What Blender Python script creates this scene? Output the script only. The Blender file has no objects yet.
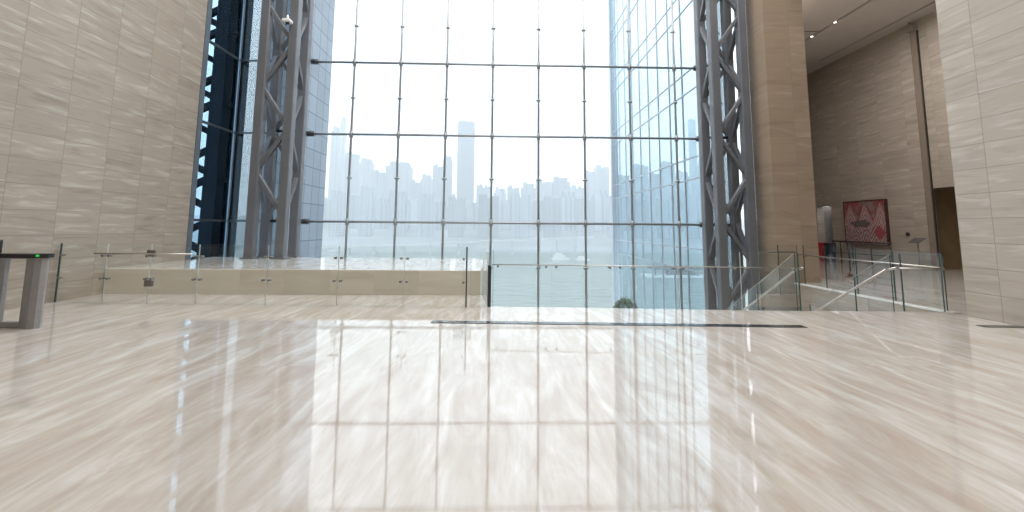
import bpy, math, random
from mathutils import Vector, Matrix
random.seed(7)
C = bpy.context.scene.collection
SC = bpy.context.scene

# ------------------------------------------------------------------ mesh builder
class MB:
    def __init__(s): s.v = []; s.f = []; s.m = []; s.sm = []
    def add(s, vs, fs, mi=0, smooth=False):
        b = len(s.v); s.v += [tuple(v) for v in vs]
        for i, f in enumerate(fs):
            s.f.append([b + k for k in f]); s.m.append(mi[i] if isinstance(mi, (list, tuple)) else mi); s.sm.append(smooth)
        return s
    def box(s, x0, x1, y0, y1, z0, z1, mi=0):
        v = [(x0,y0,z0),(x1,y0,z0),(x1,y1,z0),(x0,y1,z0),(x0,y0,z1),(x1,y0,z1),(x1,y1,z1),(x0,y1,z1)]
        f = [(0,3,2,1),(4,5,6,7),(0,1,5,4),(1,2,6,5),(2,3,7,6),(3,0,4,7)]
        return s.add(v, f, mi)
    def cbox(s, x0, x1, y0, y1, z0, z1, b=0.01, mi=0):
        # box whose vertical edges and top/bottom rims are chamfered by b
        def ring(z, i): 
            X0, X1, Y0, Y1 = x0+i, x1-i, y0+i, y1-i; c = b
            return [(X0+c,Y0,z),(X1-c,Y0,z),(X1,Y0+c,z),(X1,Y1-c,z),(X1-c,Y1,z),(X0+c,Y1,z),(X0,Y1-c,z),(X0,Y0+c,z)]
        rs = [ring(z0, b*.6), ring(z0+b, 0), ring(z1-b, 0), ring(z1, b*.6)]
        return s.rings(rs, True, True, mi)
    def rings(s, rs, cap0=True, cap1=True, mi=0, smooth=False):
        n = len(rs[0]); v = [p for r in rs for p in r]; f = []
        for k in range(len(rs)-1):
            for i in range(n):
                j = (i+1) % n
                f.append((k*n+i, k*n+j, (k+1)*n+j, (k+1)*n+i))
        if cap0: f.append(tuple(range(n-1, -1, -1)))
        if cap1: f.append(tuple(range((len(rs)-1)*n, len(rs)*n)))
        return s.add(v, f, mi, smooth)
    def beam(s, p, q, w, h, up=(0,0,1), mi=0, b=0.0):
        p, q = Vector(p), Vector(q); d = (q-p).normalized()
        u = Vector(up)
        if abs(d.dot(u)) > .98: u = Vector((0,1,0))
        sd = d.cross(u).normalized(); u = sd.cross(d).normalized()
        def ring(c):
            if b <= 0: pts = [(-w/2,-h/2),(w/2,-h/2),(w/2,h/2),(-w/2,h/2)]
            else: pts = [(-w/2+b,-h/2),(w/2-b,-h/2),(w/2,-h/2+b),(w/2,h/2-b),(w/2-b,h/2),(-w/2+b,h/2),(-w/2,h/2-b),(-w/2,-h/2+b)]
            return [tuple(c + sd*a + u*e) for a, e in pts]
        return s.rings([ring(p), ring(q)], True, True, mi)
    def tube(s, p, q, r, n=12, mi=0, r2=None):
        p, q = Vector(p), Vector(q); d = (q-p).normalized()
        u = Vector((0,0,1)) if abs(d.z) < .9 else Vector((1,0,0))
        a = d.cross(u).normalized(); e = a.cross(d)
        def ring(c, rr): return [tuple(c + (a*math.cos(t)+e*math.sin(t))*rr) for t in [2*math.pi*i/n for i in range(n)]]
        return s.rings([ring(p, r), ring(q, r if r2 is None else r2)], True, True, mi, True)
    def ball(s, c, r, sz=1.0, n=12, m=8, mi=0):
        rs = []
        for k in range(1, m):
            t = math.pi*k/m
            rs.append([(c[0]+r*math.sin(t)*math.cos(2*math.pi*i/n), c[1]+r*math.sin(t)*math.sin(2*math.pi*i/n), c[2]-r*sz*math.cos(t)) for i in range(n)])
        return s.rings(rs, True, True, mi, True)
    def prism(s, poly, axis, a0, a1, mi=0):
        # poly: 2-D outline; axis 'x': (y,z) pts, 'y': (x,z), 'z': (x,y)
        def P(p, a): return {'x':(a,p[0],p[1]), 'y':(p[0],a,p[1]), 'z':(p[0],p[1],a)}[axis]
        return s.rings([[P(p,a0) for p in poly],[P(p,a1) for p in poly]], True, True, mi)
    def build(s, name, mats, parent=None, loc=None):
        me = bpy.data.meshes.new(name)
        me.from_pydata(s.v, [], s.f)
        for mm in (mats if isinstance(mats, (list, tuple)) else [mats]): me.materials.append(mm)
        for p, mi, sm in zip(me.polygons, s.m, s.sm): p.material_index = mi; p.use_smooth = sm
        import bmesh
        bm = bmesh.new(); bm.from_mesh(me); bmesh.ops.recalc_face_normals(bm, faces=bm.faces); bm.to_mesh(me); bm.free()
        me.update()
        o = bpy.data.objects.new(name, me); C.objects.link(o)
        if parent is not None:
            o.parent = parent
            top = parent
            off = Vector(parent.location)
            while top.parent: top = top.parent; off += top.location
            o.location = -off
        return o

def smooth_by_angle(o, deg=35):
    me = o.data
    for e in me.edges: pass
def thing(name, label, cat, loc=(0,0,0), group=None, kind=None):
    o = bpy.data.objects.new(name, None); C.objects.link(o); o.location = loc
    o.empty_display_size = .2
    o['label'] = label; o['category'] = cat
    if group: o['group'] = group
    if kind: o['kind'] = kind
    bpy.context.view_layer.update()
    return o
def tag(o, label, cat, group=None, kind=None):
    o['label'] = label; o['category'] = cat
    if group: o['group'] = group
    if kind: o['kind'] = kind
    return o
def struct(o, label=None, cat=None):
    o['kind'] = 'structure'
    if label: o['label'] = label
    if cat: o['category'] = cat
    return o

# ------------------------------------------------------------------ materials
def newmat(name):
    m = bpy.data.materials.new(name); m.use_nodes = True
    nt = m.node_tree; nt.nodes.clear()
    return m, nt, nt.nodes, nt.links
class NG:
    def __init__(s, nt): s.nt = nt; s.n = nt.nodes; s.l = nt.links
    def node(s, t, **kw):
        x = s.n.new(t)
        for k, v in kw.items(): setattr(x, k, v)
        return x
    def put(s, sock, v):
        if hasattr(v, 'node'): s.l.new(v, sock)
        else: sock.default_value = v
    def math(s, op, a, b=0.0, c=None):
        x = s.node('ShaderNodeMath', operation=op); s.put(x.inputs[0], a); s.put(x.inputs[1], b)
        if c is not None: s.put(x.inputs[2], c)
        return x.outputs[0]
    def comb(s, x, y, z):
        k = s.node('ShaderNodeCombineXYZ'); s.put(k.inputs[0], x); s.put(k.inputs[1], y); s.put(k.inputs[2], z); return k.outputs[0]
    def sep(s, v):
        k = s.node('ShaderNodeSeparateXYZ'); s.l.new(v, k.inputs[0]); return k.outputs
    def noise(s, vec, scale=1.0, detail=4.0, rough=.5, dist=0.0):
        k = s.node('ShaderNodeTexNoise'); s.l.new(vec, k.inputs['Vector'])
        k.inputs['Scale'].default_value = scale; k.inputs['Detail'].default_value = detail
        k.inputs['Roughness'].default_value = rough; k.inputs['Distortion'].default_value = dist
        return k.outputs['Fac']
    def white(s, vec):
        k = s.node('ShaderNodeTexWhiteNoise', noise_dimensions='3D'); s.l.new(vec, k.inputs['Vector']); return k.outputs['Value']
    def ramp(s, fac, stops, interp='LINEAR'):
        k = s.node('ShaderNodeValToRGB'); s.put(k.inputs[0], fac); cr = k.color_ramp; cr.interpolation = interp
        while len(cr.elements) < len(stops): cr.elements.new(.5)
        for e, (p, c) in zip(cr.elements, stops): e.position = p; e.color = (*c, 1)
        return k.outputs[0]
    def mix(s, f, a, b, blend='MIX'):
        k = s.node('ShaderNodeMix', data_type='RGBA', blend_type=blend)
        s.put(k.inputs['Factor'], f)
        for so, v in ((k.inputs[6], a), (k.inputs[7], b)):
            if hasattr(v, 'node'): s.l.new(v, so)
            else: so.default_value = (*v, 1)
        return k.outputs[2]
    def pos(s): return s.node('ShaderNodeNewGeometry').outputs['Position']
    def principled(s, col, rough=.5, metal=0.0, ior=1.5, normal=None, coat=0.0):
        b = s.node('ShaderNodeBsdfPrincipled'); o = s.node('ShaderNodeOutputMaterial')
        if hasattr(col, 'node'): s.l.new(col, b.inputs['Base Color'])
        else: b.inputs['Base Color'].default_value = (*col, 1)
        s.put(b.inputs['Roughness'], rough); s.put(b.inputs['Metallic'], metal); b.inputs['IOR'].default_value = ior
        b.inputs['Coat Weight'].default_value = coat
        if normal is not None: s.l.new(normal, b.inputs['Normal'])
        s.l.new(b.outputs[0], o.inputs[0]); return b

def simple(name, col, rough=.5, metal=0.0, var=.08, scale=6.0, ior=1.5):
    m, nt, n, l = newmat(name); g = NG(nt)
    f = g.noise(g.pos(), scale, 3)
    c0 = tuple(max(0, c*(1-var)) for c in col); c1 = tuple(min(1, c*(1+var)) for c in col)
    g.principled(g.ramp(f, [(.3, c0), (.7, c1)]), rough, metal, ior); return m

def travertine(name, dark, mid, light, w=.9, h=.43, off=(0, 0), rough=.3, joint=.55, vein=1.0, jw=.006):
    m, nt, n, l = newmat(name); g = NG(nt)
    p = g.sep(g.pos())
    u = g.math('ADD', g.math('ADD', p[0], p[1]), off[0]); v = g.math('ADD', p[2], off[1])
    cu = g.math('DIVIDE', u, w); cv = g.math('DIVIDE', v, h)
    iu = g.math('FLOOR', cu); iv = g.math('FLOOR', cv)
    fu = g.math('FRACT', cu); fv = g.math('FRACT', cv)
    r = g.white(g.comb(iu, iv, 3.3)); r2 = g.white(g.comb(iv, iu, 8.1))
    tilt = g.math('MULTIPLY', g.math('SUBTRACT', r2, .5), .10)
    vv = g.math('ADD', v, g.math('MULTIPLY', u, tilt))
    vec = g.comb(g.math('MULTIPLY', u, 1.1*vein), g.math('MULTIPLY', vv, 9.0*vein), g.math('MULTIPLY', r, 37.0))
    nz = g.noise(vec, 1.0, 5, .55, .6)
    fine = g.noise(g.comb(g.math('MULTIPLY', u, 2.5), g.math('MULTIPLY', vv, 42.0), r), 1.0, 3, .5, .3)
    col = g.ramp(nz, [(.30, dark), (.45, mid), (.54, mid), (.70, light)])
    col = g.mix(g.math('MULTIPLY', fine, .30), col, dark)
    val = g.math('ADD', .92, g.math('MULTIPLY', r, .12))
    vv3 = g.comb(val, val, val)
    col = g.mix(1.0, col, vv3, 'MULTIPLY')
    du = g.math('MULTIPLY', g.math('MINIMUM', fu, g.math('SUBTRACT', 1, fu)), w)
    dv = g.math('MULTIPLY', g.math('MINIMUM', fv, g.math('SUBTRACT', 1, fv)), h)
    d = g.math('MINIMUM', du, dv)
    jm = g.math('MULTIPLY', g.math('LESS_THAN', d, jw), joint)
    col = g.mix(jm, col, tuple(c*.35 for c in dark))
    g.principled(col, rough, 0, 1.5); return m

def marble_floor(name, pal=None, ior=None):
    m, nt, n, l = newmat(name); g = NG(nt)
    p = g.sep(g.pos())
    wob = g.noise(g.comb(g.math('MULTIPLY', p[0], .5), g.math('MULTIPLY', p[1], .25), 0.0), 1.0, 2)
    x = g.math('ADD', p[0], g.math('MULTIPLY', wob, .5))
    iu = g.math('FLOOR', g.math('DIVIDE', p[0], 1.2)); iv = g.math('FLOOR', g.math('DIVIDE', p[1], 2.4))
    r = g.white(g.comb(iu, iv, 1.7))
    a = g.noise(g.comb(g.math('MULTIPLY', x, 4.2), g.math('MULTIPLY', p[1], .8), g.math('MULTIPLY', r, .3)), 1.0, 6, .6, 1.1)
    b = g.noise(g.comb(g.math('MULTIPLY', x, 17.0), g.math('MULTIPLY', p[1], 1.9), 4.0), 1.0, 4, .55, .5)
    t = g.math('ADD', g.math('MULTIPLY', a, .75), g.math('MULTIPLY', b, .25))
    col = g.ramp(t, list(zip((.28, .42, .52, .60, .72), pal or FLOORC)))
    bump = g.node('ShaderNodeBump'); bump.inputs['Strength'].default_value = .05; bump.inputs['Distance'].default_value = .012
    wv = g.noise(g.comb(g.math('MULTIPLY', p[0], 1.5), g.math('MULTIPLY', p[1], 1.0), r), 1.0, 1)
    l.new(wv, bump.inputs['Height'])
    rgh = g.math('ADD', .025, g.math('MULTIPLY', b, .03))
    bs = g.principled(col, rgh, 0, ior or FLOOR_IOR, bump.outputs[0]); return m

def glass(name, tint, refl=1.0, ior=1.45):
    m, nt, n, l = newmat(name); g = NG(nt)
    t = g.node('ShaderNodeBsdfTransparent'); t.inputs[0].default_value = (*tint, 1)
    gl = g.node('ShaderNodeBsdfGlossy'); gl.inputs['Roughness'].default_value = 0.0; gl.inputs['Color'].default_value = (1,1,1,1)
    fr = g.node('ShaderNodeFresnel'); 
    bf = g.node('ShaderNodeNewGeometry').outputs['Backfacing']
    l.new(g.math('ADD', ior, g.math('MULTIPLY', bf, 1/ior-ior)), fr.inputs['IOR'])
    mx = g.node('ShaderNodeMixShader'); o = g.node('ShaderNodeOutputMaterial')
    l.new(g.math('MULTIPLY', fr.outputs[0], refl), mx.inputs[0]); l.new(t.outputs[0], mx.inputs[1]); l.new(gl.outputs[0], mx.inputs[2]); l.new(mx.outputs[0], o.inputs[0])
    return m

def emit(name, col, s):
    m, nt, n, l = newmat(name); g = NG(nt)
    e = g.node('ShaderNodeEmission'); e.inputs[0].default_value = (*col,1); e.inputs[1].default_value = s
    o = g.node('ShaderNodeOutputMaterial'); l.new(e.outputs[0], o.inputs[0]); return m

def facade(name, wall, win, cw=3.2, ch=3.3, rough=.6, vertical=.5, fh=.5):
    # tower facade: columns and floors of windows in object space
    m, nt, n, l = newmat(name); g = NG(nt)
    p = g.sep(g.pos())
    u = g.math('DIVIDE', g.math('ADD', p[0], p[1]), cw); v = g.math('DIVIDE', p[2], ch)
    fu = g.math('FRACT', u); fv = g.math('FRACT', v)
    wu = g.math('GREATER_THAN', fu, vertical); wv = g.math('GREATER_THAN', fv, fh)
    big = g.math('GREATER_THAN', g.math('FRACT', g.math('DIVIDE', u, 4.0)), .25)
    f = g.math('MULTIPLY', g.math('MULTIPLY', wu, wv), big)
    oi = g.node('ShaderNodeObjectInfo')
    tone = g.math('ADD', .55, g.math('MULTIPLY', oi.outputs['Random'], .9))
    wc = g.mix(1.0, wall, g.comb(tone, tone, tone), 'MULTIPLY')
    g.principled(g.mix(f, wc, win), rough); return m

FLOORC = [(.42,.36,.31), (.475,.425,.375), (.53,.495,.455), (.59,.57,.55), (.70,.70,.69)]
FLOOR_IOR = 1.80
SKY = 3.5

M = {}
M['trav_left'] = travertine('travertine_left', (.29,.24,.19), (.375,.325,.27), (.51,.47,.42), .9, .43, (.45, .1), joint=.4)
M['trav_right'] = travertine('travertine_right', (.355,.30,.25), (.43,.38,.322), (.54,.50,.45), .9, .40, (-.28, 0), joint=.45)
M['trav_hall'] = travertine('travertine_hall', (.36,.305,.255), (.45,.40,.345), (.57,.53,.475), 1.2, .3, (0, 0), joint=.25, vein=.8)
M['trav_pillar'] = travertine('travertine_pillar', (.28,.215,.155), (.355,.275,.205), (.42,.34,.265), 1.25, .8, (-.1, .1), joint=.2, vein=.7)
M['trav_plat'] = travertine('travertine_platform', (.60,.54,.45), (.70,.65,.56), (.78,.74,.66), .9, 3.0, (.2, 1.0), joint=.12, vein=.5)
M['floor'] = marble_floor('polished_marble')
M['plat_top'] = marble_floor('platform_top_marble', [(.58,.53,.48), (.64,.60,.55), (.70,.67,.63), (.74,.72,.69), (.80,.79,.77)], 1.7)
M['olive'] = simple('olive_stone', (.24,.17,.095), .45, 0, .15, 3)
M['hallceil'] = simple('hall_ceiling_panel', (.62,.585,.55), .7, 0, .04, .6)
M['lobbyceil'] = simple('lobby_ceiling', (.75,.72,.68), .8, 0, .03, .5)
M['slot'] = simple('slot_black', (.03,.028,.026), .7)
M['white'] = simple('white_painted_metal', (.8,.8,.79), .4)
M['steel'] = simple('grey_painted_steel', (.13,.138,.155), .42, .0, .06, 2.0)
M['backlitsteel'] = simple('backlit_dark_steel', (.005,.008,.012), .6, .0, .1, 2.0, 1.12)  # backlit darkness behind tinted glass, put into the steel's colour
M['rod'] = simple('mullion_steel', (.30,.325,.345), .35, .4, .05)
M['rod_end'] = simple('dark_fitting_steel', (.055,.058,.063), .35, .5, .05)
M['slatmetal'] = simple('grille_metal', (.30,.31,.31), .12, .9, .04)
M['jamb'] = simple('blue_grey_aluminium', (.17,.20,.235), .4, .5, .05)
M['inox'] = simple('brushed_stainless', (.52,.49,.46), .28, .9, .05, 20)
M['turnsteel'] = simple('turnstile_steel', (.34,.34,.345), .42, .3, .06, 12)
M['black'] = simple('black_polymer', (.018,.018,.019), .3)
M['led'] = emit('green_led', (.05, .9, .12), .7)
M['wglass'] = glass('window_glass', (.955,.98,1.0), .75)
M['sglass'] = glass('blue_side_glass', (.62,.76,.86), .08)
M['tglass'] = glass('tinted_glass', (.52,.57,.60), .5)
M['bglass'] = glass('balustrade_glass', (.978,.99,.985), .8)
M['wing'] = glass('wing_glass', (.80,.88,.92), .3)
M['clipsteel'] = simple('clip_steel', (.20,.195,.18), .35, .5)
M['gedge'] = simple('green_glass_edge', (.045,.09,.078), .15)
M['gedge_light'] = simple('pale_glass_edge', (.55,.60,.58), .15)
M['fin'] = simple('fin_metal', (.36,.41,.46), .4, .2, .05)
M['bronze'] = simple('bronze_channel', (.34,.28,.235), .4, .3, .06)
M['rubberblack'] = simple('black_rail', (.025,.022,.022), .4)
M['brownbase'] = simple('brown_metal', (.20,.11,.08), .45)
M['red'] = simple('red_plastic', (.50,.02,.025), .45)
M['navy'] = simple('navy_plastic', (.02,.028,.05), .45)
M['signgrey'] = simple('grey_sign_plate', (.16,.15,.15), .35, .3)
M['concrete'] = simple('pale_concrete', (.5,.49,.47), .8, 0, .06, 2)
M['boatwhite'] = simple('boat_white', (.6,.62,.63), .5)
M['boatgrey'] = simple('barge_grey', (.025,.033,.042), .8)
M['bridge'] = simple('bridge_concrete', (.42,.44,.45), .8)
M['bank'] = simple('far_bank_ground', (.20,.235,.25), .9, 0, .3, .02)
M['tower_a'] = facade('tower_pale_facade', (.19,.225,.265), (.06,.10,.15), 4.2, 3.4)
M['tower_b'] = facade('tower_striped_facade', (.235,.27,.31), (.07,.11,.16), 6.5, 3.4, .6, .45, .2)
M['tower_c'] = facade('tower_glass_facade', (.10,.15,.21), (.06,.10,.15), 3.0, 4.0, .3, .3, .3)
M['roofcap'] = simple('rooftop_concrete', (.36,.38,.41), .8)

def panel_tower():
    m, nt, n, l = newmat('blue_grey_panel_cladding'); g = NG(nt)
    p = g.sep(g.pos())
    cu = g.math('DIVIDE', g.math('ADD', p[0], p[1]), 1.62); cv = g.math('DIVIDE', p[2], 1.62)
    fu = g.math('FRACT', cu); fv = g.math('FRACT', cv)
    r = g.white(g.comb(g.math('FLOOR', cu), g.math('FLOOR', cv), 2.0))
    j = g.math('MAXIMUM', g.math('LESS_THAN', fu, .06), g.math('LESS_THAN', fv, .06))
    c = g.ramp(r, [(0, (.13,.16,.195)), (1, (.165,.20,.235))])
    g.principled(g.mix(j, c, (.045,.06,.085)), .35); return m
M['panel'] = panel_tower()

def water():
    m, nt, n, l = newmat('river_water'); g = NG(nt)
    p = g.sep(g.pos())
    w = g.noise(g.comb(g.math('MULTIPLY', p[0], .08), g.math('MULTIPLY', p[1], .25), 0.0), 1.0, 4, .6)
    b = g.node('ShaderNodeBump'); b.inputs['Strength'].default_value = .6; b.inputs['Distance'].default_value = .5
    l.new(w, b.inputs['Height'])
    g.principled(g.ramp(w, [(.3, (.10,.145,.135)), (.7, (.15,.195,.18))]), .25, 0, 1.33, b.outputs[0]); return m
M['water'] = water()

def leafmat():
    m, nt, n, l = newmat('shrub_leaf'); g = NG(nt)
    f = g.noise(g.pos(), 14, 3)
    g.principled(g.ramp(f, [(.3, (.03,.06,.03)), (.7, (.10,.16,.075))]), .5); return m
M['leaf'] = leafmat()
M['stem'] = simple('shrub_stem', (.10,.07,.05), .8)

# ------------------------------------------------------------------ the setting
ZTOP = 15.0
XL, XR, XH = -7.95, 7.72, 15.6
# left wall (inner face at XL) and right pier wall
struct(MB().box(XL-.45, XL, -9, 11.9, -.5, ZTOP).build('wall_left', M['trav_left']))
struct(MB().box(XR, XR+.75, -9, 7.5, -3.0, ZTOP).build('wall_right', M['trav_right']))
# floor: slab with the stair void cut out of it
fl = MB()
fl.prism([(XL, -9), (XR, -9), (XR, 7.87), (6.95, 7.90), (5.17, 7.92), (-.15, 8.27), (-.30, 9.55), (XL, 9.55)], 'z', -.35, 0)
struct(fl.build('floor', M['floor']))
hf = MB()
hf.prism([(8.0, 7.5), (8.47, 7.5), (8.47, -.5), (18.2, -.5), (18.2, 24), (15.6, 24), (8.3, 12.95), (8.0, 12.04)], 'z', -.35, 0)
struct(hf.build('floor_hall', M['floor']))
# stone wall below the hall floor edge, closing the stair void
struct(MB().box(7.77, 8.0, 7.9, 12.0, -2.8, -.02).build('wall_stairwell', M['trav_right']))
struct(MB().box(XL, 7.8, 7.4, 13.7, -3.0, -2.8).build('floor_lower', M['floor']))
struct(MB().box(-8.4, 7.0, 7.3, 7.9, -2.8, -.35).build('wall_lower', M['trav_plat']))
struct(MB().box(7.76, 7.80, 7.95, 12.0, -.03, .008).build('lit_edge_strip', M['white']))  # white strip added to stand in for light on the slab edge
# the far right hall
hw = MB()
hw.box(XH, XH+.35, 16.25, 21.05, 0, 9.23)          # main face
hw.box(XH, XH+.35, 21.05, 22.05, 2.52, 9.23)       # above the doorway
hw.box(XH, XH+.35, 22.05, 24, 0, 9.23)
hw.box(XH, XH+.35, -.5, 16.25, 2.9, 9.23)          # bulkhead above the recess
struct(hw.build('wall_hall', M['trav_hall']))
struct(MB().box(17.6, 17.9, -.5, 16.2, 0, 2.9).build('wall_recess', M['olive']))
struct(MB().box(XH+.02, 17.9, -.5, 16.25, 2.9, 3.0).build('ceiling_recess', M['olive']))
struct(MB().box(XH+.35, 18.0, 16.25, 16.45, 0, 9.2).build('wall_recess_end', M['olive']))
he = MB(); he.prism([(8.45, 12.95), (15.75, 24.0), (15.55, 24.2), (8.2, 13.05)], 'z', 0, 9.23)
struct(he.build('wall_hall_end', M['trav_hall']))
struct(MB().box(8.47, 18.2, -.9, -.5, 0, 9.23).build('wall_hall_back', M['trav_hall']))
dr = MB(); dr.box(16.6, 16.75, 20.6, 22.6, 0, 2.6); dr.box(XH+.35, 16.75, 22.05, 22.15, 0, 2.52); dr.box(XH+.35, 16.75, 20.95, 21.05, 0, 2.52)
struct(dr.build('door_1', simple('grey_lift_lobby', (.28,.26,.25), .5)))
hc = MB()
def yend(x): return 12.95+(x-8.3)/7.3*11.05
for xa, xb in ((7.72, 12.60), (12.74, 14.86), (14.96, 15.6)):
    pts_ = [(xa, -.5), (xb, -.5), (xb, yend(xb)), (max(xa, 8.3), yend(max(xa, 8.3)))] + ([(xa, 12.9)] if xa < 8.3 else [])
    hc.prism(pts_, 'z', 9.23, 9.40)
hc.box(14.86, 14.96, 20.2, 22.5, 9.23, 9.40)
struct(hc.build('ceiling_hall', M['hallceil']))
cv = MB(); cv.prism([(7.72, -.5), (15.95, -.5), (15.95, 24), (15.6, 24), (8.3, 12.95), (7.72, 12.9)], 'z', 9.52, 9.6)
struct(cv.build('ceiling_void', M['slot']))
tr = MB()
for y in range(2, 18, 3): tr.box(max(7.8, 8.6+(y-12.95)*.67), 12.60, y, y+.025, 9.218, 9.229)
struct(tr.build('trim_1', M['slot']))
# header above the opening and its continuation
struct(MB().box(XR, XR+.75, 7.5, 12.04, 9.23, ZTOP).build('wall_header', M['trav_right']))
# pillar
struct(MB().box(7.36, 8.50, 12.04, 12.9, -2.8, ZTOP).build('pillar', M['trav_pillar']), 'tan travertine pillar between the right truss column and the side hall', 'pillar')
struct(MB().box(XL-.45, XR+.75, -9.4, -9, -.35, ZTOP).build('wall_back', M['trav_left']))
# lobby ceiling
struct(MB().box(XL-.45, XR+.8, -9, 13.7, ZTOP, ZTOP+.3).build('ceiling', M['lobbyceil']))
# raised stone platform
pf = MB(); pf.cbox(XL, -.38, 9.55, 13.1, -.35, .50, .012)
pl = pf.build('platform', [M['trav_plat'], M['plat_top']])
for p in pl.data.polygons:
    if p.normal.z > .9: p.material_index = 1
struct(MB().box(XL, -.38, 9.55, 13.05, -2.8, -.35).build('wall_podium', M['trav_plat']))
struct(pl, 'low travertine platform along the left half of the window', 'platform')
# dark floor slots (air grilles)
def grille(name, p0, p1, w, label):
    p0, p1 = Vector((*p0, 0)), Vector((*p1, 0)); d = (p1-p0).normalized(); s = Vector((-d.y, d.x, 0))
    t = thing(name, label, 'floor grille', (p0+p1)/2)
    f = MB()
    for k in (-1, 1): f.beam(p0+s*k*w/2+Vector((0,0,.003)), p1+s*k*w/2+Vector((0,0,.003)), .012, .008)
    for q in (p0, p1): f.beam(q-s*w/2+Vector((0,0,.003)), q+s*w/2+Vector((0,0,.003)), .012, .008)
    f.build('frame', M['rod_end'], t)
    for k in (-.32, -.11, .11, .32): MB().beam(p0+s*k*w+Vector((0,0,.0045)), p1+s*k*w+Vector((0,0,.0045)), .024, .005).build('slat', M['slatmetal'], t)
    MB().beam(p0+Vector((0,0,.001)), p1+Vector((0,0,.001)), w, .002).build('slot', M['slot'], t)
    return t
grille('floor_grille', (-.98, 6.93), (4.42, 6.67), .15, 'long dark floor grille across the polished floor in front of the window')
grille('floor_grille', (7.10, 6.72), (7.70, 6.69), .13, 'short dark floor grille at the foot of the right wall')

# ------------------------------------------------------------------ curtain wall
YW = 13.6
win = bpy.data.objects.new('window_1', None); C.objects.link(win); win['kind'] = 'structure'
win['label'] = 'tall gridded glass curtain wall facing the river'; win['category'] = 'window'
mx = [-0.26 + 1.412*k for k in range(-5, 6)]
mx = [x for x in mx if XL < x < 7.2]
tz = [-1.1, 1.51, 4.13, 6.37, 8.75, 11.1, 13.4]
jz = [.2, 2.81, 5.26, 7.54, 9.9, 12.2]
g = MB(); g.box(-6.2, 6.25, YW+.05, YW+.065, -2.8, ZTOP); g.build('glass', M['wglass'], win)
for xa, xb in ((XL, -6.22), (6.27, 7.25)):
    o = MB().box(xa, xb, YW+.05, YW+.065, -2.8, ZTOP).build('tinted_glass', M['tglass'], win); o['label'] = 'blue-grey tinted pane'
for x in mx:
    m_ = MB(); m_.tube((x, YW, -2.8), (x, YW, ZTOP), .034, 10); mo = m_.build('mullion', M['rod'], win)
    for z in jz + tz:
        f = MB()
        if z in jz:
            f.ball((x, YW, z), .062, .8, 10, 6); f.tube((x-.075, YW+.02, z), (x+.075, YW+.02, z), .024, 8)
        else:
            f.tube((x, YW, z-.10), (x, YW, z+.10), .055, 10)
        f.tube((x, YW, z), (x, YW+.055, z), .03, 8)
        f.build('fitting', M['rod'], mo)
for z in tz:
    to = MB().tube((-5.72, YW, z), (6.1, YW, z), .036, 10).build('transom', M['rod'], win)
    for xa, xb in ((-5.80, -5.60), (6.02, 6.20)):
        MB().tube((xa, YW-.01, z), (xb, YW-.01, z), .085, 12).build('end_fitting', M['rod_end'], to)
    MB().tube((XL, YW, z), (-6.9, YW, z), .03, 8).build('transom', M['rod_end'], win)
struct(MB().box(XL-.3, 8.4, YW-.1, YW+.25, -3.0, -2.8).build('trim_2', M['concrete']))
# glazed return beside the left wall
win2 = bpy.data.objects.new('window_2', None); C.objects.link(win2); win2['kind'] = 'structure'
win2['label'] = 'blue-tinted glass return between the left wall and the window'; win2['category'] = 'window'
MB().box(XL-.03, XL-.015, 12.08, 13.55, .4, ZTOP).build('glass', M['sglass'], win2)
MB().box(XL-.10, XL+.02, 11.9, 12.08, .5, ZTOP).build('jamb', M['jamb'], win2)
MB().box(XL-.03, XL+.015, 13.55, 13.62, -2.8, ZTOP).build('corner_post', M['jamb'], win2)
for z in tz: MB().box(XL-.06, XL+.005, 12.08, 13.52, z-.03, z+.03).build('transom', M['rod_end'], win2)

# ------------------------------------------------------------------ steel truss columns
def truss(name, label, xi, xo, y1, y2, z0, z1, mat, cw=.24, bw=.12, a=.45, P=2.4, stubs=(-1.1, 1.51, 4.13, 6.37, 8.75, 11.1)):
    t = thing(name, label, 'steel column', ((xi+xo)/2, (y1+y2)/2, z0))
    cs = {'A': (xo, y1), 'B': (xi, y1), 'Cc': (xi, y2), 'D': (xo, y2)}
    for k, (x, y) in cs.items():
        ch = MB(); ch.beam((x, y, z0), (x, y, z1), cw, cw, (0,1,0), 0, .018); ch.build('chord', mat, t)
        bp = MB(); bp.cbox(x-cw*.75, x+cw*.75, y-cw*.75, y+cw*.75, z0, z0+.04, .01); bp.build('base_plate', mat, t)
    zs = []
    z = a - 2*P
    while z < z1: zs.append(z); z += P
    for z in zs:
        for (p, q) in (('A','B'), ('Cc','B'), ('A','D'), ('Cc','D')):
            for dz in (-P/2, P/2):
                za, zb = z, z+dz
                if min(za, zb) < z0 or max(za, zb) > z1: continue
                pa, pb = Vector((*cs[p], za)), Vector((*cs[q], zb))
                MB().beam(pa, pb, bw, bw*.9, (0,0,1), 0, .012).build('brace', mat, t)
    for zh in stubs:
        MB().tube((*cs['D'], zh), (*cs['Cc'], zh), .045, 8).build('strut', M['rod_end'], t)
    return t
truss('truss_column', 'grey steel lattice column beside the left end of the window', -5.85, -6.66, 12.5, 13.25, .50, 14.9, M['steel'])
truss('truss_column', 'grey steel lattice column between the window and the tan pillar', 6.14, 6.98, 12.55, 13.35, -2.8, 14.9, M['steel'])
truss('truss_column', 'backlit dark lattice column standing outside behind the blue-tinted side glass', -9.66, -12.3, 15.55, 16.15, -2.8, 20, M['backlitsteel'], .46, .22, 1.73, 2.6, ())
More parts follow.
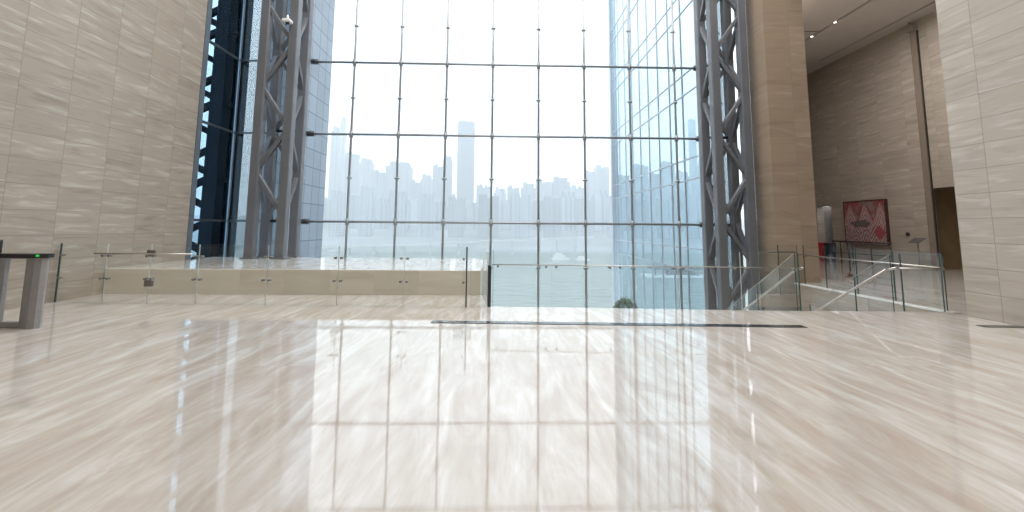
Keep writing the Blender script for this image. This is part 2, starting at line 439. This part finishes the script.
# solid column next to it, in the same backlit dark colour
t = thing('steel_column', 'backlit dark steel column outside between the tinted glass corner and the left lattice column', 'steel column', (-9.0, 15.9, -2.8))
b = MB(); b.cbox(-9.20, -8.90, 15.6, 15.78, -2.8, 20, .02); b.build('shaft', M['backlitsteel'], t)
for z in (.3, 2.9, 5.5, 8.1, 10.7): MB().beam((-9.42, 15.69, z), (-9.20, 15.69, z), .14, .14).build('bracket', M['backlitsteel'], t)
# small white camera on the left truss
sc_ = thing('security_camera', 'small white security camera mounted high on the left lattice column', 'camera', (-5.95, 12.36, 7.0))
MB().tube((-5.95, 12.38, 7.12), (-5.95, 12.30, 7.08), .03, 8).build('bracket', M['white'], sc_)
h = MB(); h.cbox(-6.06, -5.84, 12.12, 12.34, 6.98, 7.06, .015); h.tube((-5.95, 12.23, 7.05), (-5.95, 12.23, 7.2), .05, 12, 0, .02); h.build('housing', M['white'], sc_)
MB().ball((-5.95, 12.23, 6.97), .055, .8, 12, 8).build('lens_dome', M['black'], sc_)

# ------------------------------------------------------------------ glass balustrades
def lerp(p, q, t): return (p[0]+(q[0]-p[0])*t, p[1]+(q[1]-p[1])*t)
def on_line(p, q, px):
    # where the sight line of image column px (at floor level) meets the line p-q in plan
    k = (px-499.6)/455.0
    dx, dy = q[0]-p[0], q[1]-p[1]
    t = (k*p[1]-p[0])/(dx-k*dy)
    return lerp(p, q, t)
def glass_panel(t, p, q, z0, z1, edge0=None, edge1=None, gap=.008, th=.019):
    P, Q = Vector((*p, 0)), Vector((*q, 0)); d = (Q-P).normalized(); n = Vector((-d.y, d.x, 0))
    P = P+d*gap*.5; Q = Q-d*gap*.5
    v = [P-n*th/2, Q-n*th/2, Q+n*th/2, P+n*th/2]
    vs = [x+Vector((0,0,z0)) for x in v] + [x+Vector((0,0,z1)) for x in v]
    fs = [(0,3,2,1),(4,5,6,7),(0,1,5,4),(1,2,6,5),(2,3,7,6),(3,0,4,7)]
    mb = MB(); mb.add(vs, fs, [0,2,0,1,0,1])
    o = mb.build('glass_panel', [M['bglass'], M['gedge_light'], M['gedge_light']], t)
    for e, c in ((edge0, P), (edge1, Q)):
        if e: MB().beam(c+Vector((0,0,z0)), c+Vector((0,0,z1)), .011*e, .02, tuple(n)).build('edge', M['gedge'], o)
    return o
def clips(o, p, q, zs, s=.055, side=-1):
    P, Q = Vector((*p,0)), Vector((*q,0)); d = (Q-P).normalized(); n = Vector((-d.y, d.x, 0))*side
    for c in (P+d*s, Q-d*s):
        for z in zs:
            MB().tube(c+Vector((0,0,z))-n*.03, c+Vector((0,0,z))+n*.045, .021, 10).build('clip', M['clipsteel'], o)
def handrail(t, pts, r=.014, brackets=(), n=(0,1,0), mat='inox'):
    b = MB()
    for a, c in zip(pts, pts[1:]): b.tube(a, c, r, 10)
    for p in pts[1:-1]: b.ball(p, r, 1, 10, 6)
    o = b.build('handrail', M[mat], t)
    for p in brackets: MB().tube(p, Vector(p)+Vector(n)*.07, .009, 8).build('bracket', M[mat], o)
    return o
# the long front run
A, B = (-7.86, 8.50), (-.53, 8.14)
t = thing('glass_balustrade', 'long clear glass balustrade in front of the low stone platform', 'glass balustrade', (-4.2, 8.3, 0))
cols = [59.5, 122, 163.5, 209, 275, 343, 407, 468]
pts = [on_line(A, B, c) for c in cols]; pts[0] = (-7.9, pts[0][1])
for i in range(len(pts)-1):
    e0 = 1.9 if i == 0 else None; e1 = 2.2 if i == len(pts)-2 else None
    o = glass_panel(t, pts[i], pts[i+1], .0, 1.04, e0, e1)
    clips(o, pts[i], pts[i+1], (.43, .83))
q = pts[2]
for z in (.35, .88): 
    b = MB(); b.cbox(q[0]-.075, q[0]+.075, q[1]-.022, q[1]+.022, z-.055, z+.055, .008); b.build('patch_hinge', M['clipsteel'], t)
p1, p2 = on_line(A, B, 112), on_line(A, B, 205)
handrail(t, [(p1[0], p1[1]-.06, .87), (p2[0], p2[1]-.06, .87)], .013, [(pts[1][0]+.05, pts[1][1]-.06, .87), (pts[2][0]-.06, pts[2][1]-.06, .87)])
# short return at the platform corner with its dark end post
t = thing('glass_balustrade', 'short glass return at the right end of the stone platform', 'glass balustrade', (-.36, 8.9, 0))
glass_panel(t, (-.50, 8.16), (-.19, 8.27), .0, .72, None, .4)
glass_panel(t, (-.20, 8.33), (-.33, 9.5), .0, .95, None, None)
b = MB(); b.cbox(-.195, -.14, 8.20, 8.26, 0, .72, .006); b.build('end_post', M['rod_end'], t)
# central run along the edge of the stair void
A, B = (-.15, 8.25), (5.17, 7.90)
t = thing('glass_balustrade', 'clear glass balustrade on the floor edge before the river window', 'glass balustrade', (2.5, 8.06, 0))
cols = [491, 551, 614, 677, 740, 799]; pts = [on_line(A, B, c) for c in cols]; pts[0] = (-.11, 8.24)
for i in range(len(pts)-1):
    o = glass_panel(t, pts[i], pts[i+1], .0, .99, None if i else .5, 1.5 if i == 4 else None)
    clips(o, pts[i], pts[i+1], (.70,), .09)
handrail(t, [(-.14, 8.19, .735), (5.22, 7.84, .735)], .009, [(pts[k][0], pts[k][1]-.06, .735) for k in range(1, 5)])
# short front run beside the pier
t = thing('glass_balustrade', 'short glass balustrade panel joined to the right stone wall', 'glass balustrade', (7.35, 7.9, 0))
o = glass_panel(t, (7.02, 7.91), (7.70, 7.86), .0, .99, 1.4, .8); clips(o, (7.0, 7.91), (7.70, 7.86), (.72,), .10)
handrail(t, [(6.955, 7.86, .735), (7.71, 7.81, .735)], .015, [(7.1, 7.85, .735), (7.6, 7.82, .735)])
# hall side run
t = thing('glass_balustrade', 'long glass balustrade receding along the edge of the side hall', 'glass balustrade', (7.84, 9.9, 0))
ys = [7.95, 9.0, 9.95, 10.9, 11.68]
for i in range(4):
    o = glass_panel(t, (7.84, ys[i]), (7.84, ys[i+1]), .0, .99, .4, 1.2 if i in (0, 2) else .8); clips(o, (7.84, ys[i]), (7.84, ys[i+1]), (.72,), .1, 1)
handrail(t, [(7.79, 7.9, .74), (7.79, 11.8, .74)], .014, [(7.79, y, .74) for y in (8.6, 9.5, 10.4, 11.3)], (1,0,0))
# rear run in front of the pillar
t = thing('glass_balustrade', 'small glass balustrade at the foot of the tan pillar', 'glass balustrade', (7.3, 11.9, 0))
for a, b2 in ((6.80, 7.31), (7.31, 7.82)):
    o = glass_panel(t, (a, 11.9), (b2, 11.9), -.3, .98, 1.0, .6)
handrail(t, [(6.80, 11.85, .80), (7.75, 11.85, .80)], .016, [(7.0, 11.85, .8), (7.6, 11.85, .8)], mat='rod_end')
struct(MB().box(6.75, 7.8, 11.86, 12.04, -.6, -.3).build('trim_3', M['trav_pillar']))
# stair flight with two raking balustrades
st = MB()
n = 17; 
for k in range(n):
    y0 = 7.95+.29*k; z = -.165*(k+1)
    st.box(5.25, 6.87, y0, y0+.30, z-.165, z)
so = st.build('staircase', M['floor']); so['kind'] = 'structure'
struct(so, 'stone stair flight descending behind the floor edge', 'stairs')
def raking(x, label, joints, inner):
    t = thing('stair_balustrade', label, 'stair balustrade', (x, 8.8, -.5))
    s = -.555
    def zt(y): return .98 + s*(y-7.97)
    for a, b2 in zip(joints, joints[1:]):
        mb = MB(); mb.prism([(a+.006, zt(a)-1.12), (b2-.006, zt(b2)-1.12), (b2-.006, zt(b2)), (a+.006, zt(a))], 'x', x-.0095, x+.0095)
        o = mb.build('glass_panel', [M['bglass'], M['gedge'], M['gedge_light']], t)
        for p in o.data.polygons:
            if abs(p.normal.x) < .5: p.material_index = 2 if p.normal.z > .3 else 1
    xr = x+inner*.06
    br = []
    for y in (8.5, 9.4, 10.3, 11.2): br.append((xr, y, zt(y)-.28))
    handrail(t, ([(6.945, 7.86, .735)] if inner < 0 else []) + [(xr, 7.86, .735), (xr, 8.02, .70), (xr, 12.4, .70+s*4.38)], .02, br, (-inner, 0, 0))
    return t
raking(5.19, 'raking glass stair balustrade nearer the window and its lattice column', [7.97, 9.2, 10.5, 12.4], 1)
raking(6.92, 'raking glass stair balustrade beside the side hall', [7.99, 8.85, 10.2, 12.4], -1)

# ------------------------------------------------------------------ turnstile
t = thing('turnstile', 'stainless steel turnstile with black top and green light by the left wall', 'turnstile', (-6.75, 6.5, 0))
def dprism(x0, x1, y0, y1, r, seg=6):
    # plan outline with both right-hand corners rounded
    pts = [(x0, y0), (x1-r, y0)]
    pts += [(x1-r+r*math.sin(a), y0+r-r*math.cos(a)) for a in [math.pi/2*k/seg for k in range(1, seg+1)]]
    pts += [(x1-r+r*math.cos(a), y1-r+r*math.sin(a)) for a in [math.pi/2*k/seg for k in range(0, seg+1)]]
    pts += [(x0, y1)]
    return pts
MB().prism([(-6.43,6.46),(-6.25,6.385),(-6.17,6.40),(-6.14,6.45),(-6.18,6.52),(-6.30,6.56),(-6.43,6.54)], 'z', 0, .93).build('leg', M['turnsteel'], t)
MB().prism([(-6.70,6.46),(-6.80,6.40),(-7.2,6.40),(-7.2,6.56),(-6.80,6.56),(-6.70,6.52)], 'z', 0, .93).build('leg', M['turnsteel'], t)
MB().cbox(-6.72, -6.42, 6.46, 6.55, 0, .075, .008).build('bottom_rail', M['turnsteel'], t)
MB().prism(dprism(-7.3, -6.12, 6.36, 6.57, .08), 'z', .93, .985).build('top_slab', M['black'], t)
MB().cbox(-7.25, -6.19, 6.41, 6.54, .915, .93, .004).build('rim', M['turnsteel'], t)
MB().cbox(-6.215, -6.175, 6.352, 6.366, .95, .974, .003).build('indicator_light', M['led'], t)
cr_ = MB(); cr_.cbox(-7.0, -6.80, 6.42, 6.50, .985, 1.17, .012); cr_.build('card_reader', M['black'], t)

# ------------------------------------------------------------------ things in the side hall
def painting():
    m, nt, n, l = newmat('red_mountain_abstract'); g = NG(nt)
    p = g.sep(g.pos())
    u = g.math('DIVIDE', g.math('SUBTRACT', 20.1, p[1]), 2.2); v = g.math('DIVIDE', g.math('SUBTRACT', p[2], .80), 1.82)
    uz = g.noise(g.comb(g.math('MULTIPLY', u, 5), g.math('MULTIPLY', v, 5), 0.0), 1.0, 3)
    def tri(freq, ph): return g.math('ABSOLUTE', g.math('SUBTRACT', g.math('FRACT', g.math('ADD', g.math('MULTIPLY', u, freq), ph)), .5))
    # big peaks in the upper half
    hgt = g.math('SUBTRACT', .93, g.math('MULTIPLY', tri(2.75, .08), .85))
    d = g.math('SUBTRACT', hgt, v)
    hatch = g.math('ADD', g.math('MULTIPLY', d, 8.0), g.math('MULTIPLY', uz, 2.2))
    body = g.ramp(g.math('FRACT', hatch), [(0, (.85,.82,.82)), (.25, (.55,.47,.48)), (.42, (.52,.12,.13)), (.70, (.62,.30,.30)), (1, (.30,.23,.23))])
    sky = g.ramp(uz, [(.35, (.36,.05,.06)), (.52, (.33,.10,.10)), (.65, (.34,.27,.27))])
    col = g.mix(g.math('GREATER_THAN', d, 0), sky, body)
    low = g.math('SUBTRACT', .47, g.math('MULTIPLY', tri(4.2, .35), .42))
    dl = g.math('SUBTRACT', low, v)
    zz = g.math('FRACT', g.math('ADD', g.math('MULTIPLY', dl, 9.5), g.math('MULTIPLY', uz, 2.4)))
    lowc = g.ramp(zz, [(0, (.75,.70,.70)), (.2, (.12,.10,.10)), (.42, (.48,.12,.13)), (.66, (.55,.28,.28)), (.80, (.16,.12,.12)), (.9, (.62,.54,.54))], 'CONSTANT')
    col = g.mix(g.math('GREATER_THAN', dl, 0), col, lowc)
    cx = g.math('SUBTRACT', u, .40); cy = g.math('MULTIPLY', g.math('SUBTRACT', v, .47), 2.2)
    rr = g.math('SQRT', g.math('ADD', g.math('MULTIPLY', cx, g.math('MULTIPLY', cx, .6)), g.math('MULTIPLY', cy, cy)))
    cl = g.math('LESS_THAN', g.math('ADD', rr, g.math('MULTIPLY', uz, .35)), .36)
    col = g.mix(g.math('MULTIPLY', cl, .85), col, (.09,.09,.095))
    dx = g.math('ABSOLUTE', g.math('SUBTRACT', u, .83)); dy = g.math('ABSOLUTE', g.math('MULTIPLY', g.math('SUBTRACT', v, .27), .8))
    dm = g.math('LESS_THAN', g.math('ADD', dx, dy), .13)
    col = g.mix(g.math('MULTIPLY', dm, .9), col, (.48,.05,.06))
    fz = g.noise(g.comb(g.math('MULTIPLY', u, 30), g.math('MULTIPLY', v, 24), 1.0), 1.0, 2)
    col = g.mix(g.math('MULTIPLY', fz, .65), col, (.12,.09,.09))
    g.principled(col, .6); return m
t = thing('painting', 'large red and grey abstract painting of pointed peaks on the hall wall', 'painting', (15.55, 19.0, .8))
MB().box(15.485, 15.51, 17.92, 20.10, .80, 2.62).build('canvas', painting(), t)
f = MB()
for (y0, y1, z0, z1) in ((17.90, 17.92, .78, 2.64), (20.10, 20.12, .78, 2.64), (17.92, 20.10, .78, .80), (17.92, 20.10, 2.62, 2.64)):
    f.box(15.46, 15.60, y0, y1, z0, z1)
f.build('frame', simple('dark_red_frame', (.06,.022,.022), .5), t)
# low black railing under the painting
t = thing('barrier_rail', 'low black metal railing in front of the red painting', 'railing', (14.6, 18.2, 0))
f = MB(); f.tube((14.6, 16.75, .9), (14.6, 19.75, .9), .03, 10); f.build('top_rail', M['rubberblack'], t)
MB().tube((14.6, 16.75, .42), (14.6, 19.75, .42), .014, 8).build('mid_rail', M['rubberblack'], t)
for y in (16.78, 17.7, 18.65, 19.3, 19.72):
    p = MB(); p.tube((14.6, y, 0), (14.6, y, .9), .025, 10); p.tube((14.6, y, 0), (14.6, y, .012), .07, 12); p.build('post', M['rubberblack'], t)
t = thing('stanchion', 'slim dark stanchion with brown base standing in the side hall', 'stanchion', (10.46, 13.51, 0))
MB().tube((10.46, 13.51, .03), (10.46, 13.51, 1.0), .024, 12).build('post', M['rod_end'], t)
b = MB(); b.tube((10.46, 13.51, 0), (10.46, 13.51, .025), .15, 20); b.tube((10.46, 13.51, .025), (10.46, 13.51, .16), .07, 16, 0, .028); b.build('base', M['brownbase'], t)
b = MB(); b.tube((10.46, 13.51, .93), (10.46, 13.51, 1.03), .034, 12); b.build('head', M['rod_end'], t)
def bin_(name, label, mat, x, y):
    t = thing(name, label, 'bin', (x, y, 0))
    b = MB(); b.rings([[(x-.13,y-.13,0),(x+.13,y-.13,0),(x+.13,y+.13,0),(x-.13,y+.13,0)],[(x-.16,y-.16,.72),(x+.16,y-.16,.72),(x+.16,y+.16,.72),(x-.16,y+.16,.72)]]); b.build('body', mat, t)
    b = MB(); b.cbox(x-.17, x+.17, y-.17, y+.17, .72, .80, .02); b.build('lid', mat, t)
bin_('waste_bin', 'red bin standing near the hall doorway', M['red'], 14.75, 20.62)
bin_('waste_bin', 'dark navy bin standing beside the red bin near the hall doorway', M['navy'], 14.75, 20.15)
t = thing('sign_stand', 'grey sign stand with tilted plate against the hall wall', 'sign stand', (15.1, 16.25, 0))
MB().tube((15.1, 16.2, .012), (15.1, 16.2, .98), .018, 10).build('post', M['rod'], t)
MB().tube((15.1, 16.2, 0), (15.1, 16.2, .014), .15, 20).build('base', M['rod'], t)
pv = [(14.98, 15.93), (15.02, 16.42)]
b = MB()
vs = []
for th in (0, .02):
    for (y, s) in ((15.97, 0), (16.42, 0), (16.42, 1), (15.97, 1)): vs.append((14.94+.26*s, y, .94+.16*s+th))
b.add(vs, [(0,3,2,1),(4,5,6,7),(0,1,5,4),(1,2,6,5),(2,3,7,6),(3,0,4,7)]); b.build('plate', M['signgrey'], t)
t = thing('wall_button', 'small dark round button plate on the hall wall', 'button', (15.58, 17.1, 1.25))
MB().tube((15.56, 17.1, 1.25), (15.60, 17.1, 1.25), .075, 16).build('plate', M['black'], t)
MB().tube((15.535, 17.1, 1.25), (15.56, 17.1, 1.25), .035, 12).build('push_button', M['rod_end'], t)
# bronze vertical channel up the hall wall
t = thing('wall_channel', 'tall bronze vertical channel running up the hall wall', 'channel', (15.5, 16.05, 0))
MB().box(15.52, 15.60, 15.96, 16.17, 0, 8.92).build('channel', M['bronze'], t)
MB().box(15.56, 15.60, 15.92, 15.96, 0, 8.85).build('shadow_gap', M['slot'], t)
MB().box(15.54, 15.60, 16.17, 16.20, 0, 8.92).build('edge_strip', M['slot'], t)
b = MB(); b.cbox(15.36, 15.60, 15.90, 16.22, 8.86, 9.06, .02); b.tube((15.46, 16.1, 9.06), (15.46, 16.1, 9.22), .03, 8); b.build('top_bracket', M['inox'], t)
for y, lab in ((16.2, 'small lit downlight in the hall ceiling slot, the higher one in view'), (17.5, 'small lit downlight in the hall ceiling slot, the lower one by the pillar')):
    t = thing('downlight', lab, 'downlight', (12.67, y, 9.3))
    MB().tube((12.67, y, 9.23), (12.67, y, 9.42), .062, 14).build('housing', M['white'], t)
    MB().tube((12.67, y, 9.215), (12.67, y, 9.23), .05, 14).build('lamp', emit('downlight_lamp', (1,.95,.88), 3), t)

# ------------------------------------------------------------------ outside
struct(MB().box(-30, 30, 13.9, 19, -3.2, -2.8).build('terrace', M['concrete']))
# glass wing of the building, beyond the window on the right
t = thing('glass_facade', 'tall glass building wing receding outside the right end of the window', 'glass facade', (6.3, 19, -26))
xw, y0, y1 = 6.35, 13.9, 25.2
MB().box(xw, xw+.03, y0, y1, -26, 40).build('glass', M['wing'], t)
y = y0+.2
while y < y1-.2:
    MB().box(xw-.05, xw, y-.022, y+.022, -26, 40).build('fin', M['fin'], t); y += 1.2
MB().box(xw-.14, xw+.10, y1-.25, y1+.05, -26, 40).build('corner_post', M['fin'], t)
MB().box(xw-.08, xw+.05, y1-.85, y1-.78, -26, 40).build('corner_post', M['fin'], t)
z = 3.0-2.97*3
while z < 38:
    for dz in (0, .71): MB().box(xw-.045, xw-.002, y0, y1, z+dz-.02, z+dz+.02).build('spandrel_line', M['fin'], t)
    z += 2.97
# blue-grey panel-clad tower outside on the left
t = thing('office_tower', 'blue-grey panel-clad tower outside behind the left lattice column', 'building', (-18.6, 42, -26))
MB().box(-20.5, -16.9, 38.2, 44.3, -26, 60).build('cladding', M['panel'], t)
MB().box(-20.3, -17.1, 38.5, 44.1, 60, 62).build('roof_block', M['roofcap'], t)
# shrub on the terrace
t = thing('shrub', 'round green shrub outside the window at the foot of the glass wing', 'shrub', (4.1, 15.0, -2.8))
pl = MB(); pl.rings([[(4.1+.30*math.cos(a), 15+.30*math.sin(a), -2.8) for a in [2*math.pi*k/20 for k in range(20)]], [(4.1+.38*math.cos(a), 15+.38*math.sin(a), -2.3) for a in [2*math.pi*k/20 for k in range(20)]]]); pl.build('pot', M['concrete'], t)
s_ = MB()
for k in range(7):
    a = k*.9; s_.tube((4.1, 15, -2.3), (4.1+.22*math.cos(a), 15+.22*math.sin(a), -1.3), .018, 6, 0, .008)
s_.build('stem', M['stem'], t)
lf = MB(); rnd = random.Random(3)
for k in range(2600):
    a = rnd.uniform(0, 6.283); c = rnd.uniform(-1, 1); r = rnd.uniform(.55, 1)**.5
    s = math.sqrt(1-c*c)
    x, y, z = 4.1+.44*r*s*math.cos(a), 15+.44*r*s*math.sin(a), -1.40+.54*r*c
    d1 = Vector((rnd.uniform(-1,1), rnd.uniform(-1,1), rnd.uniform(-.6,1))).normalized(); d2 = d1.orthogonal().normalized()
    p = Vector((x, y, z)); L = .055; W = .022
    lf.add([p, p+d1*L*.5+d2*W, p+d1*L, p+d1*L*.5-d2*W], [(0,1,2,3)])
lf.build('foliage', M['leaf'], t)
# river, far bank
struct(MB().box(-900, 900, 30, 506, -27, -26).build('river', M['water']), 'pale grey-green river', 'river')
bk = MB(); prof = [(500,-26.2),(506,-24),(530,-21),(560,-14),(640,-4),(760,10),(1000,20)]
bk.rings([[(-900, y, z) for y, z in prof]+[(-900,1000,-30),(-900,500,-30)], [(900, y, z) for y, z in prof]+[(900,1000,-30),(900,500,-30)]])
struct(bk.build('far_bank', M['bank']), 'hazy far river bank under the city', 'river bank')
# elevated road along the far bank
t = thing('viaduct', 'long pale elevated road crossing the far river bank', 'bridge', (-40, 480, -20))
d = [(-190, 440, -21.5), (-120, 446, -18.5), (-40, 452, -14.5), (40, 458, -10.5), (95, 462, -8.5)]
b = MB()
for p, q in zip(d, d[1:]): b.beam(p, q, 9, 1.8)
b.build('deck', M['bridge'], t)
for p, q in zip(d, d[1:]):
    for k in (0, .33, .66):
        c = Vector(p).lerp(Vector(q), k); MB().box(c.x-1.2, c.x+1.2, c.y-1.5, c.y+1.5, -27, c.z-.8).build('pier', M['bridge'], t)
def boat(name, label, cat, x, y, L, W, hc, mat, cab):
    t = thing(name, label, cat, (x, y, -26))
    z = -26
    out = lambda k, zz: [(x-L/2*k, y-W/2*k, zz), (x+L*.35*k, y-W/2*k, zz), (x+L/2*k, y, zz), (x+L*.35*k, y+W/2*k, zz), (x-L/2*k, y+W/2*k, zz)]
    MB().rings([out(.9, z-.4), out(1, z+hc)]).build('hull', mat, t)
    for (a, b2, z0, z1, m) in cab:
        MB().cbox(x+a*L, x+b2*L, y-W*.38, y+W*.38, z+z0, z+z1, .1).build('cabin', m, t)
boat('river_boat', 'white passenger boat on the river below the far bank', 'boat', 52, 386, 17, 5, 1.6, M['boatwhite'], [(-.4,.2,1.6,4.0,M['boatwhite']), (-.3,.05,4.0,5.6,M['boatwhite'])])
boat('river_boat', 'low white boat moored beside the pale passenger boat', 'boat', 70, 384, 12, 4, 1.4, M['boatwhite'], [(-.35,.1,1.4,3.2,M['boatwhite'])])
t = thing('floating_pier', 'dark flat-roofed floating pier on the river seen through the glass wing', 'floating pier', (100, 262, -26))
MB().cbox(82, 118, 256, 268, -26.4, -24.9, .2).build('hull', M['boatwhite'], t)
MB().cbox(86, 124, 257, 267, -21.8, -20.6, .2).build('roof', M['boatgrey'], t)
for x in range(88, 123, 8): MB().box(x-.3, x+.3, 258, 258.6, -24.9, -21.8).build('post', M['boatgrey'], t)
MB().cbox(96, 112, 260, 265, -24.9, -22.2, .1).build('cabin', M['boatgrey'], t)

# the city in the haze
BAYS = [(0, 348, 'left of the first window mullion'), (348, 395, 'between the first and second window mullions'), (395, 443, 'between the second and third window mullions'),
        (443, 491, 'between the third and fourth window mullions'), (491, 538, 'between the fourth and fifth window mullions'), (538, 585.5, 'between the fifth and sixth window mullions'),
        (585.5, 634, 'between the sixth and seventh window mullions'), (634, 681, 'between the seventh and eighth window mullions'), (681, 800, 'right of the eighth window mullion')]
ORD = ['leftmost', 'second from left', 'third from left', 'fourth from left', 'fifth from left', 'sixth from left', 'seventh from left']
rows = {'back': (760, [ (329,338,128,1),(338,343,118,1),(344,356,154,0),(358,371,160,1),(371,384,172,0),(385,409,163,1),(410,420,182,0),(420,431,176,1),(432,442,166,0),(442,451,157,1),
                       (456,473,121,2),(476,490,186,0),(493,506,189,1),(507,519,187,0),(521,535,184,1),(536,551,181,0),(552,570,178,1),(571,585,187,0),(586,596,172,1),(597,610,166,0),
                       (618,632,176,1),(636,650,165,0),(652,664,174,1),(665,677,162,0),(680,692,172,1),(694,701,118,2),(704,716,160,1)]),
        'front': (575, [(322,332,200,1),(334,346,191,0),(349,360,196,1),(362,372,187,0),(374,388,199,1),(391,404,191,0),(407,418,200,1),(420,432,194,0),(434,447,202,1),(450,462,197,0),
                        (465,477,203,1),(480,497,195,0),(500,511,200,1),(513,530,194,0),(533,543,201,1),(546,560,197,0),(563,576,192,1),(579,592,199,0),(595,608,190,1),(611,622,198,0),
                        (624,634,194,1),(637,646,200,0),(648,660,193,1),(663,675,199,0),(678,690,191,1),(692,706,196,0)])}
count = {}
mats = [M['tower_a'], M['tower_b'], M['tower_c']]
rt = random.Random(11)
for row, (Y, lst) in rows.items():
    for (a, b, ty, mi) in lst:
        Yt = Y + (0, 70)[len(count) and sum(count.values())%2]; k = Yt/455
        wd = 1.6 if row == 'front' else 0
        x0, x1 = (a-wd-499.6)*k, (b+wd-499.6)*k; cx = (a+b)/2
        zt = 1.4 + (226.7+.0082*(cx-499.6)-ty)*k*1.012
        dep = (x1-x0)*rt.uniform(.7, .95); w = x1-x0
        bay = [i for i, (p, q, _) in enumerate(BAYS) if p <= cx < q][0]
        n_ = count.get((row, bay), 0); count[(row, bay)] = n_+1
        word = 'far' if row == 'back' else 'nearer'
        lab = f'hazy {word} tower, {ORD[n_]} in its row, {BAYS[bay][2]}'
        if (a, b) == (456, 473): lab = 'tallest flat-topped blue tower standing above the hazy skyline'
        if (a, b) == (338, 343): lab = 'slim spire-like tower highest at the left end of the hazy skyline'
        if (a, b) == (694, 701): lab = 'slim tall blue tower beside the right lattice column'
        t = thing('skyscraper', lab, 'skyscraper', (cx/1*0+(x0+x1)/2, Yt, -20), 'hazy towers across the river')
        z0 = -24
        bd = MB()
        if mi == 0:      # slab with a recessed centre
            bd.box(x0, x0+w*.42, Yt, Yt+dep, z0, zt); bd.box(x0+w*.58, x1, Yt, Yt+dep, z0, zt-2); bd.box(x0+w*.42, x0+w*.58, Yt+dep*.15, Yt+dep, z0, zt-4)
        elif mi == 1:    # stepped top
            bd.box(x0, x1, Yt, Yt+dep, z0, zt-7); bd.box(x0+w*.15, x1-w*.1, Yt+dep*.1, Yt+dep*.9, zt-7, zt)
        else:
            bd.cbox(x0, x1, Yt, Yt+dep, z0, zt, w*.08)
        bd.build('facade', mats[mi], t)
        rb = MB(); rb.box(x0+w*.15, x0+w*.40, Yt+dep*.3, Yt+dep*.7, zt-.2, zt+3.2)
        if rt.random() < .4: rb.box(x0+w*.6, x0+w*.8, Yt+dep*.3, Yt+dep*.6, zt-4, zt+1.5)
        rb.build('roof_block', M['roofcap'], t)
        if (a, b) == (338, 343): MB().tube((x0+w*.7, Yt+dep/2, zt), (x0+w*.7, Yt+dep/2, zt+9), .7, 6, 0, .2).build('spire', M['roofcap'], t)

# haze over the river
hz, nt, n_, l_ = newmat('river_haze'); gg = NG(nt)
HC = (.76, .805, .84, 1)
vs_ = gg.node('ShaderNodeVolumeScatter'); vs_.inputs['Color'].default_value = HC; vs_.inputs['Density'].default_value = .0018; vs_.inputs['Anisotropy'].default_value = 0
va_ = gg.node('ShaderNodeVolumeAbsorption'); va_.inputs['Color'].default_value = HC; va_.inputs['Density'].default_value = .0018
ad_ = gg.node('ShaderNodeAddShader'); l_.new(vs_.outputs[0], ad_.inputs[0]); l_.new(va_.outputs[0], ad_.inputs[1])
oo = gg.node('ShaderNodeOutputMaterial'); l_.new(ad_.outputs[0], oo.inputs['Volume'])
hb = MB().box(-1000, 1000, 60, 1000, -29, 320).build('river_haze', hz)
tag(hb, 'pale bluish haze over the river and city', 'haze', None, 'stuff')

# ------------------------------------------------------------------ light
w = bpy.data.worlds.new('overcast'); SC.world = w; w.use_nodes = True
bg = w.node_tree.nodes['Background']; bg.inputs[0].default_value = (.965,.985,1.0,1); bg.inputs[1].default_value = SKY
def area(name, loc, rot, sx, sy, power, col):
    L = bpy.data.lights.new(name, 'AREA'); L.shape = 'RECTANGLE'; L.size = sx; L.size_y = sy; L.energy = power; L.color = col
    o = bpy.data.objects.new(name, L); C.objects.link(o); o.location = loc; o.rotation_euler = rot; return o
area('lobby_fill_light', (1.2, 7.3, ZTOP-.15), (0,0,0), 11, 9, 2450, (1,.98,.96))  # added fill above the frame, brightens the lobby; no fixture seen
area('hall_fill_light', (11.6, 13.4, 9.1), (0,0,0), 4.5, 4.2, 420, (1,.96,.93))  # unseen fill added for the side hall, apart from its slot downlights

# ------------------------------------------------------------------ camera
cam = bpy.data.cameras.new('camera'); co = bpy.data.objects.new('camera', cam); C.objects.link(co); SC.camera = co
F = 455.0; cam.sensor_fit = 'HORIZONTAL'; cam.sensor_width = 36; cam.lens = F/1024*36
cam.shift_x = 0; cam.shift_y = -(256-175)/1024
pit, yaw, rol = math.radians(6.5), math.radians(1.5), math.radians(.47)
fw = Vector((math.sin(yaw)*math.cos(pit), math.cos(yaw)*math.cos(pit), math.sin(pit)))
rt_ = Vector((math.cos(yaw), -math.sin(yaw), 0)); up = rt_.cross(fw)
r2 = rt_*math.cos(rol)+up*math.sin(rol); u2 = -rt_*math.sin(rol)+up*math.cos(rol)
mt = Matrix((r2, u2, -fw)).transposed().to_4x4(); mt.translation = (0, 0, 1.4)
co.matrix_world = mt
cam.clip_start = .05; cam.clip_end = 5000

SC.view_settings.view_transform = 'Standard'; SC.view_settings.look = 'None'
SC.view_settings.gamma = 1; SC.view_settings.exposure = 0.0; SC.view_settings.use_curve_mapping = False
SC.cycles.transparent_max_bounces = 32; SC.cycles.max_bounces = 10; SC.cycles.diffuse_bounces = 5; SC.cycles.glossy_bounces = 5
SC.cycles.volume_bounces = 1
SC.cycles.sample_clamp_indirect = 8
